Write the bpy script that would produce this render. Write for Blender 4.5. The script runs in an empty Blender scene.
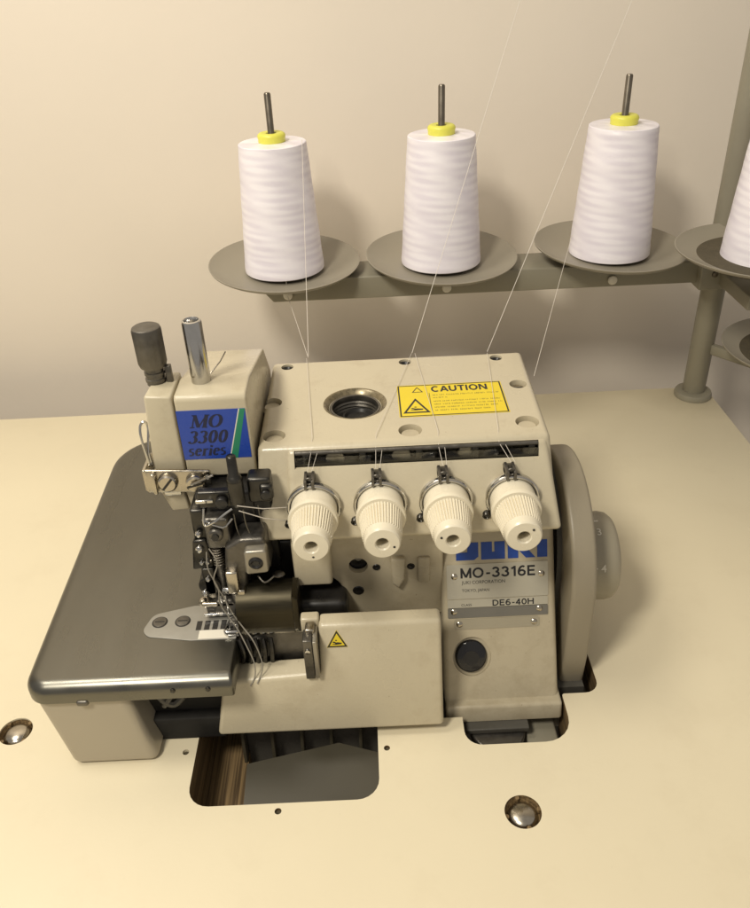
import bpy, bmesh, math, random
from mathutils import Vector, Matrix
random.seed(7)
S = 0.0065                      # one modelling unit is 6.5 mm
scene = bpy.context.scene
COL = scene.collection
R = math.radians

# ------------------------------------------------------------------ camera
def make_camera():
    pitch, roll = R(32.5), R(2.7)
    fw = Vector((0, math.cos(pitch), -math.sin(pitch)))
    rt0 = Vector((1, 0, 0)); up0 = rt0.cross(fw)
    rt = math.cos(roll)*rt0 - math.sin(roll)*up0
    up = math.sin(roll)*rt0 + math.cos(roll)*up0
    cam = bpy.data.cameras.new('camera'); o = bpy.data.objects.new('camera', cam); COL.objects.link(o)
    m = Matrix((rt, up, -fw)).transposed().to_4x4()
    m.translation = Vector((0, 0, 70*S)); o.matrix_world = m
    cam.sensor_fit = 'HORIZONTAL'; cam.sensor_width = 36; cam.lens = 38.4
    cam.clip_start = 0.02; cam.clip_end = 50
    scene.camera = o
make_camera()

# ------------------------------------------------------------------ world, lamps, exposure
w = bpy.data.worlds.new('World'); scene.world = w; w.use_nodes = True
bg = w.node_tree.nodes['Background']; bg.inputs[0].default_value = (1.0, 0.93, 0.84, 1); bg.inputs[1].default_value = 0.37
def lamp(name, loc, target, size, power, col):
    l = bpy.data.lights.new(name, 'AREA'); l.shape = 'DISK'; l.size = size*S; l.energy = power; l.color = col
    o = bpy.data.objects.new(name, l); COL.objects.link(o)
    o.location = Vector(loc)*S
    o.rotation_euler = (Vector(target)-Vector(loc)).to_track_quat('-Z', 'Y').to_euler()
    return o
lamp('ceiling_lamp', (-75, -32, 182), (0, 90, 5), 40, 12.2, (1, 0.925, 0.79))
lamp('ceiling_lamp', (-100, 70, 205), (0, 120, 30), 60, 7.0, (1, 0.925, 0.80))
scene.view_settings.view_transform = 'Standard'; scene.view_settings.look = 'None'
scene.view_settings.exposure = 0.0; scene.view_settings.gamma = 1
scene.render.engine = 'CYCLES'
scene.cycles.use_denoising = True
scene.cycles.max_bounces = 8

# ------------------------------------------------------------------ materials
def mat(name, col, rough=0.5, metal=0.0, noise=0.04, nscale=30, bump=0.0, bscale=200, stretch=None, rvar=0.08,
        coat=0.0, trans=0.0, spec=0.5, dirt=None, specks=None):
    m = bpy.data.materials.new(name); m.use_nodes = True
    nt = m.node_tree; b = nt.nodes['Principled BSDF']
    b.inputs['Metallic'].default_value = metal
    b.inputs['Coat Weight'].default_value = coat
    b.inputs['Transmission Weight'].default_value = trans
    b.inputs['Specular IOR Level'].default_value = spec
    tc = nt.nodes.new('ShaderNodeTexCoord'); mp = nt.nodes.new('ShaderNodeMapping')
    nt.links.new(tc.outputs['Object'], mp.inputs[0])
    if stretch: mp.inputs['Scale'].default_value = stretch
    n = nt.nodes.new('ShaderNodeTexNoise'); n.inputs['Scale'].default_value = nscale; n.inputs['Detail'].default_value = 5
    nt.links.new(mp.outputs[0], n.inputs['Vector'])
    r = nt.nodes.new('ShaderNodeMapRange'); r.inputs[1].default_value = 0.25; r.inputs[2].default_value = 0.75
    r.inputs[3].default_value = 1-noise; r.inputs[4].default_value = 1+noise
    nt.links.new(n.outputs[0], r.inputs[0])
    mx = nt.nodes.new('ShaderNodeVectorMath'); mx.operation = 'SCALE'
    mx.inputs[0].default_value = col
    nt.links.new(r.outputs[0], mx.inputs['Scale'])
    out = mx.outputs[0]
    if dirt:
        dcol, dscale, dlo, dhi, damt = dirt
        n2 = nt.nodes.new('ShaderNodeTexNoise'); n2.inputs['Scale'].default_value = dscale; n2.inputs['Detail'].default_value = 8
        n2.inputs['Roughness'].default_value = 0.7
        nt.links.new(tc.outputs['Object'], n2.inputs['Vector'])
        r2 = nt.nodes.new('ShaderNodeMapRange'); r2.inputs[1].default_value = dlo; r2.inputs[2].default_value = dhi
        r2.inputs[3].default_value = 0; r2.inputs[4].default_value = damt
        nt.links.new(n2.outputs[0], r2.inputs[0])
        mm = nt.nodes.new('ShaderNodeMix'); mm.data_type = 'RGBA'
        nt.links.new(r2.outputs[0], mm.inputs[0]); nt.links.new(out, mm.inputs[6]); mm.inputs[7].default_value = (*dcol, 1)
        out = mm.outputs[2]
    if specks:
        n3 = nt.nodes.new('ShaderNodeTexNoise'); n3.inputs['Scale'].default_value = specks[0]; n3.inputs['Detail'].default_value = 2
        nt.links.new(tc.outputs['Object'], n3.inputs['Vector'])
        r3 = nt.nodes.new('ShaderNodeMapRange'); r3.inputs[1].default_value = specks[1]; r3.inputs[2].default_value = specks[1]+.02
        r3.inputs[3].default_value = 0; r3.inputs[4].default_value = specks[2]
        nt.links.new(n3.outputs[0], r3.inputs[0])
        m3 = nt.nodes.new('ShaderNodeMix'); m3.data_type = 'RGBA'
        nt.links.new(r3.outputs[0], m3.inputs[0]); nt.links.new(out, m3.inputs[6]); m3.inputs[7].default_value = (0.16, 0.12, 0.07, 1)
        out = m3.outputs[2]
    nt.links.new(out, b.inputs['Base Color'])
    rr = nt.nodes.new('ShaderNodeMapRange'); rr.inputs[1].default_value = 0.3; rr.inputs[2].default_value = 0.7
    rr.inputs[3].default_value = max(0.02, rough-rvar); rr.inputs[4].default_value = min(1, rough+rvar)
    nt.links.new(n.outputs[0], rr.inputs[0]); nt.links.new(rr.outputs[0], b.inputs['Roughness'])
    if bump:
        nb = nt.nodes.new('ShaderNodeTexNoise'); nb.inputs['Scale'].default_value = bscale; nb.inputs['Detail'].default_value = 4
        nt.links.new(mp.outputs[0], nb.inputs['Vector'])
        bp = nt.nodes.new('ShaderNodeBump'); bp.inputs['Strength'].default_value = bump; bp.inputs['Distance'].default_value = 0.001
        nt.links.new(nb.outputs[0], bp.inputs['Height']); nt.links.new(bp.outputs[0], b.inputs['Normal'])
    return m

MT = {}
MT['cream'] = mat('cream_enamel', (0.52, 0.463, 0.335), 0.30, noise=0.05, nscale=12, bump=0.10, bscale=500,
                  dirt=((0.28, 0.21, 0.12), 38, 0.54, 0.82, 0.42), specks=(320, 0.76, 0.5))
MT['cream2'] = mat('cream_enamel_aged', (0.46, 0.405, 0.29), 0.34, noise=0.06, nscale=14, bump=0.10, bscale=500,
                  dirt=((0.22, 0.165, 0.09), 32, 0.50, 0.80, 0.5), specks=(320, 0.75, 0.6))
MT['wheelgrey'] = mat('wheel_grey_beige', (0.34, 0.305, 0.225), 0.42, noise=0.04, nscale=18, bump=0.08, bscale=600)
MT['clampgrey'] = mat('satin_steel', (0.34, 0.315, 0.26), 0.4, metal=0.7, noise=0.08, nscale=90)
MT['guard'] = mat('grey_beige_plastic', (0.27, 0.235, 0.17), 0.42, noise=0.04, nscale=18, bump=0.08, bscale=600)
MT['grime'] = mat('oily_grime', (0.20, 0.165, 0.10), 0.3, metal=0.4, noise=0.35, nscale=300)
MT['knob'] = mat('ivory_plastic', (0.73, 0.67, 0.525), 0.30, noise=0.05, nscale=40, bump=0.04, bscale=600,
                 dirt=((0.28, 0.21, 0.12), 160, 0.60, 0.82, 0.35))
MT['table'] = mat('laminate', (0.73, 0.655, 0.475), 0.42, noise=0.025, nscale=6, bump=0.05, bscale=350,
                  dirt=((0.50, 0.41, 0.26), 14, 0.52, 0.85, 0.20), specks=(260, 0.775, 0.4))
MT['wallpaint'] = mat('wall_paint', (0.78, 0.705, 0.60), 0.75, noise=0.03, nscale=4, bump=0.12, bscale=120)
MT['floor'] = mat('floor_vinyl', (0.16, 0.13, 0.10), 0.6, noise=0.12, nscale=8)
MT['steel'] = mat('brushed_steel', (0.165, 0.160, 0.138), 0.30, metal=1, noise=0.05, nscale=12, stretch=(5, 1, 5), rvar=0.05,
                  dirt=((0.22, 0.20, 0.16), 9, 0.45, 0.8, 0.3))
MT['plate'] = mat('throat_plate_steel', (0.33, 0.32, 0.285), 0.42, metal=0.5, noise=0.08, nscale=90)
MT['chrome'] = mat('chrome', (0.55, 0.54, 0.52), 0.14, metal=1, noise=0.1, nscale=120, rvar=0.06)
MT['nickel'] = mat('nickel', (0.47, 0.43, 0.36), 0.24, metal=1, noise=0.12, nscale=160, rvar=0.08)
MT['darkmetal'] = mat('dark_metal', (0.065, 0.062, 0.056), 0.32, metal=0.9, noise=0.25, nscale=120)
MT['gunmetal'] = mat('gunmetal', (0.145, 0.135, 0.118), 0.38, metal=0.85, noise=0.25, nscale=150, bump=0.15, bscale=700)
MT['bronze'] = mat('bronze_steel', (0.055, 0.048, 0.032), 0.42, metal=0.95, noise=0.12, nscale=60, stretch=(1, 8, 8))
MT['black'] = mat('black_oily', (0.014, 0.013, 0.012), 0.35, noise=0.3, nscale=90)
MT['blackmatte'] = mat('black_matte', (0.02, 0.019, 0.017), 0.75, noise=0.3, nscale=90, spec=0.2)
MT['blackplastic'] = mat('black_glass', (0.012, 0.012, 0.014), 0.12, noise=0.1)
MT['castgrey'] = mat('cast_grey', (0.075, 0.07, 0.058), 0.5, noise=0.12, nscale=60, bump=0.2, bscale=500)
MT['pangrey'] = mat('pan_grey', (0.062, 0.054, 0.034), 0.45, noise=0.06, nscale=30)
MT['box'] = mat('silver_paint', (0.40, 0.36, 0.285), 0.33, metal=0.35, noise=0.04, nscale=20,
                dirt=((0.25, 0.22, 0.17), 40, 0.62, 0.82, 0.4))
MT['stand'] = mat('stand_grey', (0.27, 0.25, 0.19), 0.42, noise=0.05, nscale=25, bump=0.06, bscale=500, metal=0.1)
MT['disc'] = mat('disc_grey', (0.29, 0.262, 0.205), 0.40, noise=0.03, nscale=20, bump=0.03, bscale=600)
MT['felt'] = mat('felt_pad', (0.085, 0.070, 0.042), 0.95, noise=0.2, nscale=120, bump=0.4, bscale=900)
MT['yellow'] = mat('label_yellow', (0.72, 0.56, 0.02), 0.35, noise=0.03)
MT['blue'] = mat('label_blue', (0.018, 0.060, 0.36), 0.32, noise=0.03)
MT['green'] = mat('label_green', (0.02, 0.22, 0.12), 0.35, noise=0.03)
MT['white'] = mat('white_print', (0.72, 0.68, 0.58), 0.4, noise=0.02)
MT['ink'] = mat('black_ink', (0.012, 0.012, 0.014), 0.4, noise=0.02)
MT['navy'] = mat('navy_ink', (0.008, 0.012, 0.045), 0.4, noise=0.02)
MT['logo'] = mat('logo_blue', (0.012, 0.055, 0.30), 0.4, noise=0.1, nscale=150)
MT['nameplate'] = mat('nameplate_tin', (0.50, 0.47, 0.38), 0.35, metal=0.35, noise=0.05, nscale=50)
MT['nameplate2'] = mat('nameplate_grey', (0.20, 0.19, 0.165), 0.35, metal=0.4, noise=0.05, nscale=50)
MT['core'] = mat('yellow_core', (0.72, 0.70, 0.10), 0.4, noise=0.04)
MT['strand'] = mat('thread_fibre', (0.66, 0.61, 0.54), 0.5, noise=0.03)
MT['greystrand'] = mat('thread_fibre_grey', (0.24, 0.22, 0.18), 0.5, noise=0.03)
MT['rod'] = mat('rod_steel', (0.20, 0.175, 0.14), 0.35, metal=0.9, noise=0.1, nscale=100)

def wood_mat():
    m = bpy.data.materials.new('plywood_edge'); m.use_nodes = True; nt = m.node_tree; b = nt.nodes['Principled BSDF']
    tc = nt.nodes.new('ShaderNodeTexCoord'); mp = nt.nodes.new('ShaderNodeMapping'); mp.inputs['Scale'].default_value = (110, 2, 110)
    n = nt.nodes.new('ShaderNodeTexNoise'); n.inputs['Scale'].default_value = 6; n.inputs['Detail'].default_value = 6
    nt.links.new(tc.outputs['Object'], mp.inputs[0]); nt.links.new(mp.outputs[0], n.inputs['Vector'])
    cr = nt.nodes.new('ShaderNodeValToRGB'); cr.color_ramp.elements[0].position = 0.35; cr.color_ramp.elements[1].position = 0.68
    cr.color_ramp.elements[0].color = (0.07, 0.042, 0.016, 1); cr.color_ramp.elements[1].color = (0.27, 0.18, 0.08, 1)
    nt.links.new(n.outputs[0], cr.inputs[0]); nt.links.new(cr.outputs[0], b.inputs['Base Color']); b.inputs['Roughness'].default_value = 0.7
    return m
MT['wood'] = wood_mat()

def cone_mat():
    m = bpy.data.materials.new('wound_thread'); m.use_nodes = True; nt = m.node_tree; b = nt.nodes['Principled BSDF']
    L = nt.links.new
    def N(t, **k):
        n = nt.nodes.new(t)
        for a, v in k.items(): setattr(n, a, v)
        return n
    def math_(op, a, c=None):
        n = N('ShaderNodeMath', operation=op)
        for i, x in enumerate((a, c)):
            if x is None: continue
            if isinstance(x, (int, float)): n.inputs[i].default_value = x
            else: L(x, n.inputs[i])
        return n.outputs[0]
    tc = N('ShaderNodeTexCoord'); sp = N('ShaderNodeSeparateXYZ'); L(tc.outputs['Object'], sp.inputs[0])
    th = math_('ARCTAN2', sp.outputs[1], sp.outputs[0])
    z = sp.outputs[2]
    # slow zigzag of the winding: packets of near-parallel turns
    a = math_('SINE', math_('ADD', math_('MULTIPLY', z, 330), math_('MULTIPLY', th, 3)))
    c = math_('SINE', math_('SUBTRACT', math_('MULTIPLY', z, 280), math_('MULTIPLY', th, 2)))
    nz = N('ShaderNodeTexNoise'); nz.inputs['Scale'].default_value = 1.0; nz.inputs['Detail'].default_value = 3
    mp = N('ShaderNodeMapping'); mp.inputs['Scale'].default_value = (14, 14, 70); L(tc.outputs['Object'], mp.inputs[0]); L(mp.outputs[0], nz.inputs['Vector'])
    oi = N('ShaderNodeObjectInfo'); rv = math_('MULTIPLY', oi.outputs['Random'], 6.28)
    def helix(kz, kt, ph): return math_('SINE', math_('ADD', math_('ADD', math_('MULTIPLY', z, kz), math_('MULTIPLY', th, kt)), math_('ADD', math_('MULTIPLY', rv, ph), math_('MULTIPLY', nz.outputs[0], 2.2))))
    g1 = math_('MULTIPLY', helix(430, 2, 1), helix(390, -3, 2)); g2 = math_('MULTIPLY', helix(250, -1, 3), helix(640, 4, 1.5))
    pk = math_('ADD', math_('ADD', math_('MULTIPLY', g1, 0.22), math_('MULTIPLY', g2, 0.22)), 0.55)
    cr = N('ShaderNodeValToRGB'); L(pk, cr.inputs[0])  # sheen bands of the winding, painted into the base colour
    cr.color_ramp.elements[0].position = 0.28; cr.color_ramp.elements[0].color = (0.80, 0.755, 0.835, 1)
    cr.color_ramp.elements[1].position = 0.75; cr.color_ramp.elements[1].color = (0.93, 0.895, 0.95, 1)
    L(cr.outputs[0], b.inputs['Base Color'])
    f1 = math_('SINE', math_('ADD', math_('MULTIPLY', z, 9000), math_('MULTIPLY', th, 6)))
    f2 = math_('SINE', math_('SUBTRACT', math_('MULTIPLY', z, 7000), math_('MULTIPLY', th, 9)))
    h = math_('ADD', math_('ADD', f1, f2), math_('MULTIPLY', pk, 0.3))
    bp = N('ShaderNodeBump'); bp.inputs['Strength'].default_value = 0.22; bp.inputs['Distance'].default_value = 0.0006
    L(h, bp.inputs['Height']); L(bp.outputs[0], b.inputs['Normal'])
    b.inputs['Roughness'].default_value = 0.33
    b.inputs['Specular IOR Level'].default_value = 0.7
    b.inputs['Anisotropic'].default_value = 0.6
    return m
MT['cone'] = cone_mat()

# ------------------------------------------------------------------ mesh helpers
def rpoly(pts, r, n=6):
    """round the corners of a closed 2D polygon; r a number or a list"""
    out = []; k = len(pts)
    for i in range(k):
        ri = r[i] if isinstance(r, (list, tuple)) else r
        p = Vector(pts[i]); a = Vector(pts[i-1]); b = Vector(pts[(i+1) % k])
        if ri <= 0: out.append(tuple(p)); continue
        da = (a-p); db = (b-p); ang = da.angle(db)
        t = min(ri/math.tan(ang/2), da.length*0.49, db.length*0.49); rr = t*math.tan(ang/2)
        p0 = p+da.normalized()*t; p1 = p+db.normalized()*t
        c = p+(da.normalized()+db.normalized()).normalized()*(rr/math.sin(ang/2))
        v0 = p0-c; v1 = p1-c; sgn = 1 if v0.x*v1.y-v0.y*v1.x > 0 else -1
        th = v0.angle(v1)
        for j in range(n+1):
            a_ = sgn*th*j/n
            out.append((c.x+v0.x*math.cos(a_)-v0.y*math.sin(a_), c.y+v0.x*math.sin(a_)+v0.y*math.cos(a_)))
    return out

def frame_from(d):
    d = Vector(d).normalized()
    h = Vector((0, 0, 1)) if abs(d.z) < 0.95 else Vector((1, 0, 0))
    u = h.cross(d).normalized(); v = d.cross(u)
    return u, v, d

class M:
    def __init__(s): s.bm = bmesh.new()
    def verts(s, pts): return [s.bm.verts.new(Vector(p)) for p in pts]
    def face(s, vs):
        try: return s.bm.faces.new(vs)
        except ValueError: return None
    def hexa(s, b, t):
        """b, t: four bottom and four top corners (x,y,z), same order"""
        B = s.verts(b); T = s.verts(t)
        s.face(B[::-1]); s.face(T)
        for i in range(4): s.face((B[i], B[(i+1) % 4], T[(i+1) % 4], T[i]))
        return s
    def box(s, x0, x1, y0, y1, z0, z1):
        return s.hexa([(x0, y0, z0), (x1, y0, z0), (x1, y1, z0), (x0, y1, z0)], [(x0, y0, z1), (x1, y0, z1), (x1, y1, z1), (x0, y1, z1)])
    def prism(s, pts, axis, a0, a1):
        f = {'x': lambda p, a: (a, p[0], p[1]), 'y': lambda p, a: (p[0], a, p[1]), 'z': lambda p, a: (p[0], p[1], a)}[axis]
        A = s.verts([f(p, a0) for p in pts]); B = s.verts([f(p, a1) for p in pts]); n = len(pts)
        s.face(A[::-1]); s.face(B)
        for i in range(n): s.face((A[i], A[(i+1) % n], B[(i+1) % n], B[i]))
        return s
    def lathe(s, prof, o, d, seg=48, mod=None, cap=True):
        """prof: list of (t along d, radius)"""
        u, v, d = frame_from(d); o = Vector(o); rings = []
        for (t, r) in prof:
            ring = []
            for i in range(seg):
                a = 2*math.pi*i/seg; rr = r*(mod(i, t) if mod else 1)
                ring.append(s.bm.verts.new(o+d*t+(u*math.cos(a)+v*math.sin(a))*max(rr, 1e-4)))
            rings.append(ring)
        for A, B in zip(rings, rings[1:]):
            for i in range(seg): s.face((A[i], A[(i+1) % seg], B[(i+1) % seg], B[i]))
        if cap: s.face(rings[0][::-1]); s.face(rings[-1])
        return s
    def cyl(s, p0, p1, r, r1=None, seg=24):
        d = Vector(p1)-Vector(p0); return s.lathe([(0, r), (d.length, r if r1 is None else r1)], p0, d, seg)
    def rcyl(s, p0, p1, r, e, seg=32):
        d = Vector(p1)-Vector(p0); L = d.length
        pr = [(0, r-e), (e*.3, r-e*.3), (e, r), (L-e, r), (L-e*.3, r-e*.3), (L, r-e)]
        return s.lathe(pr, p0, d, seg)
    def ball(s, c, r, sc=(1, 1, 1)):
        m = Matrix.Translation(Vector(c)) @ Matrix.Diagonal((*sc, 1))
        bmesh.ops.create_uvsphere(s.bm, u_segments=16, v_segments=10, radius=r, matrix=m); return s
    def torus(s, c, d, Rr, r, seg=48, k=10, a0=0, a1=360, sq=1):
        u, v, d = frame_from(d); c = Vector(c); rings = []; full = abs(a1-a0) >= 360
        n = seg if full else seg+1
        for i in range(n):
            a = R(a0+(a1-a0)*i/seg); e = u*math.cos(a)+v*math.sin(a)
            rings.append([s.bm.verts.new(c+e*(Rr+r*math.cos(2*math.pi*j/k))+d*(r*sq*math.sin(2*math.pi*j/k))) for j in range(k)])
        m = n if full else n-1
        for i in range(m):
            A = rings[i]; B = rings[(i+1) % n]
            for j in range(k): s.face((A[j], A[(j+1) % k], B[(j+1) % k], B[j]))
        if not full: s.face(rings[0]); s.face(rings[-1][::-1])
        return s
    def tube(s, pts, r, seg=8, smooth=0):
        P = [Vector(p) for p in pts]
        if smooth:
            Q = []
            n = len(P)
            for i in range(n-1):
                p0, p1, p2, p3 = P[max(i-1, 0)], P[i], P[i+1], P[min(i+2, n-1)]
                for j in range(smooth):
                    t = j/smooth
                    Q.append(0.5*((2*p1)+(p2-p0)*t+(2*p0-5*p1+4*p2-p3)*t*t+(3*p1-p0-3*p2+p3)*t**3))
            Q.append(P[-1]); P = Q
        rings = []; u = None
        for i, p in enumerate(P):
            d = (P[min(i+1, len(P)-1)]-P[max(i-1, 0)]).normalized()
            if u is None: u, v, _ = frame_from(d)
            else: u = (u-d*u.dot(d)).normalized(); v = d.cross(u)
            rings.append([s.bm.verts.new(p+(u*math.cos(2*math.pi*j/seg)+v*math.sin(2*math.pi*j/seg))*r) for j in range(seg)])
        for A, B in zip(rings, rings[1:]):
            for j in range(seg): s.face((A[j], A[(j+1) % seg], B[(j+1) % seg], B[j]))
        s.face(rings[0][::-1]); s.face(rings[-1]); return s
    def build(s, name, m, parent=None, bevel=0, seg=3, smooth=35, cuts=None, label=None, origin=None, limit=30):
        bmesh.ops.recalc_face_normals(s.bm, faces=s.bm.faces)
        o0 = Vector(origin) if origin is not None else Vector((0, 0, 0))
        if parent is not None and origin is None: o0 = Vector(parent['_o']) if '_o' in parent else o0
        for v in s.bm.verts: v.co = (v.co-o0)*S
        me = bpy.data.meshes.new(name); s.bm.to_mesh(me); s.bm.free()
        o = bpy.data.objects.new(name, me); COL.objects.link(o)
        me.materials.append(MT[m] if isinstance(m, str) else m)
        if origin is not None: o.location = o0*S
        if bevel:
            b = o.modifiers.new('b', 'BEVEL'); b.width = bevel*S; b.segments = seg; b.limit_method = 'ANGLE'; b.angle_limit = R(limit)
            b.use_clamp_overlap = True
        if bevel or cuts: bake(o, cuts)
        me = o.data
        for p in me.polygons: p.use_smooth = True
        me.set_sharp_from_angle(angle=R(smooth))
        if parent is not None:
            o.parent = parent
            if origin is not None: o.location = (o0-Vector(parent['_o']))*S
        o['_o'] = tuple(o0)
        if label: o['label'] = label
        return o

def bake(o, cuts=None):
    """apply the bevel, then cut the openings, leaving plain mesh data"""
    tmp = []
    for c in (cuts or []):
        bmesh.ops.recalc_face_normals(c.bm, faces=c.bm.faces)
        off = Vector(o.location)
        for v in c.bm.verts: v.co = v.co*S-off*0
        me = bpy.data.meshes.new('cut'); c.bm.to_mesh(me); c.bm.free()
        co = bpy.data.objects.new('cut', me); COL.objects.link(co); tmp.append(co)
        md = o.modifiers.new('c', 'BOOLEAN'); md.operation = 'DIFFERENCE'; md.object = co; md.solver = 'EXACT'
    bpy.context.view_layer.update()
    dg = bpy.context.evaluated_depsgraph_get()
    me = bpy.data.meshes.new_from_object(o.evaluated_get(dg))
    o.modifiers.clear(); old = o.data; nm = old.name; o.data = me; bpy.data.meshes.remove(old); me.name = nm
    for c in tmp:
        d = c.data; bpy.data.objects.remove(c); bpy.data.meshes.remove(d)

def thing(name, label, cat, loc, group=None):
    o = bpy.data.objects.new(name, None); COL.objects.link(o); o.empty_display_size = 0.02
    o.location = Vector(loc)*S; o['_o'] = tuple(loc); o['label'] = label; o['category'] = cat
    if group: o['group'] = group
    return o
def tag(o, label, cat, group=None):
    o['label'] = label; o['category'] = cat
    if group: o['group'] = group
    return o

# flat work on a surface: frame = (origin, u, v) in units, normal = u x v
class Flat:
    def __init__(s, o, u, v): s.o = Vector(o); s.u = Vector(u).normalized(); s.v = Vector(v).normalized(); s.n = s.u.cross(s.v)
    def p(s, a, b, h=0): return s.o+s.u*a+s.v*b+s.n*h
    def poly(s, m, pts, h0, h1):
        A = m.verts([s.p(a, b, h0) for a, b in pts]); B = m.verts([s.p(a, b, h1) for a, b in pts]); n = len(pts)
        m.face(A[::-1]); m.face(B)
        for i in range(n): m.face((A[i], A[(i+1) % n], B[(i+1) % n], B[i]))
        return m
    def rect(s, m, a0, a1, b0, b1, h0, h1, r=0):
        pts = [(a0, b0), (a1, b0), (a1, b1), (a0, b1)]
        return s.poly(m, rpoly(pts, r) if r else pts, h0, h1)
def text_mesh(m, fl, s, a, b, height, h, width=None, bold=0.0, shear=0.0, dep=0.012):
    """adds printed text to the mesh: left edge a, baseline b, capital height"""
    cu = bpy.data.curves.new('t', 'FONT'); cu.body = s; cu.size = 1; cu.offset = bold; cu.shear = shear; cu.extrude = 0; cu.resolution_u = 3
    ob = bpy.data.objects.new('t', cu); COL.objects.link(ob); bpy.context.view_layer.update()
    me = bpy.data.meshes.new_from_object(ob.evaluated_get(bpy.context.evaluated_depsgraph_get()))
    xs = [v.co.x for v in me.vertices]; ys = [v.co.y for v in me.vertices]
    x0, x1 = min(xs), max(xs); cap = 0.70
    sy = height/cap; sx = (width/(x1-x0)) if width else sy
    vs = [m.bm.verts.new(fl.p(a+(v.co.x-x0)*sx, b+v.co.y*sy, h)) for v in me.vertices]
    for p in me.polygons:
        m.face([vs[i] for i in p.vertices])
    bpy.data.objects.remove(ob); bpy.data.curves.remove(cu); bpy.data.meshes.remove(me)
def ribbon(m, fl, pts, h, thick, thin, closed=False):
    n = len(pts)
    L = []; Rr = []
    for i, p in enumerate(pts):
        a = pts[max(i-1, 0)]; c = pts[min(i+1, n-1)]
        dx, dy = c[0]-a[0], c[1]-a[1]; l = math.hypot(dx, dy) or 1; dx /= l; dy /= l
        w_ = (thin+(thick-thin)*abs(dy)**1.5)/2
        L.append(m.bm.verts.new(fl.p(p[0]-dy*w_, p[1]+dx*w_, h))); Rr.append(m.bm.verts.new(fl.p(p[0]+dy*w_, p[1]-dx*w_, h)))
    for i in range(n-1): m.face((L[i], Rr[i], Rr[i+1], L[i+1]))

def arc(cx, cy, rx, ry, a0, a1, n=14): return [(cx+rx*math.cos(R(a0+(a1-a0)*i/n)), cy+ry*math.sin(R(a0+(a1-a0)*i/n))) for i in range(n+1)]
def bar(a, b, c, d): return [(a, b), (c, d)]
SERIF = {   # strokes on a unit em: (points, thick, thin); capital height 0.70
 'M': (0.98, [(bar(.13, 0, .13, .7), .05, .05), (bar(.15, .7, .47, .02), .15, .1), (bar(.47, .02, .80, .7), .05, .05), (bar(.80, 0, .80, .7), .15, .1),
       (bar(.0, .02, .25, .02), .05, .045), (bar(.66, .02, .96, .02), .05, .045), (bar(.0, .68, .2, .68), .05, .045), (bar(.76, .68, .96, .68), .05, .045)]),
 'O': (0.80, [(arc(.38, .35, .29, .33, 0, 360, 28), .15, .04)]),
 '3': (0.54, [(arc(.22, .52, .16, .155, 150, -85), .13, .04), (arc(.21, .19, .19, .18, 85, -155), .14, .04)]),
 '0': (0.56, [(arc(.25, .35, .17, .33, 0, 360, 28), .13, .04)]),
 's': (0.42, [(arc(.19, .35, .115, .10, 40, 250, 10)+arc(.19, .13, .12, .11, 70, -140, 10), .11, .045)]),
 'e': (0.46, [(bar(.09, .25, .36, .27), .04, .04), (arc(.22, .23, .145, .215, 12, 320, 22), .12, .04)]),
 'r': (0.40, [(bar(.13, 0, .13, .44), .12, .1), (arc(.27, .31, .12, .11, 150, 45, 8), .10, .06), (bar(.02, .015, .24, .015), .04, .04), (bar(.02, .43, .14, .43), .04, .04)]),
 'i': (0.28, [(bar(.13, 0, .13, .44), .12, .1), (bar(.02, .015, .24, .015), .04, .04), (bar(.03, .43, .14, .43), .04, .04), (bar(.13, .53, .13, .64), .12, .12)]),
}
def serif_text(m, fl, s, a, b, em, h, shear=0.25, squeeze=1.0, wt=1.0):
    x = 0
    for ch in s:
        wd, strokes = SERIF[ch]
        for k, (pts, th, tn) in enumerate(strokes):
            q = [(a+((x+px)*squeeze+shear*py)*em, b+py*em) for px, py in pts]
            ribbon(m, fl, q, h+0.0006*k, th*em*wt, tn*em*wt)
        x += wd

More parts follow.
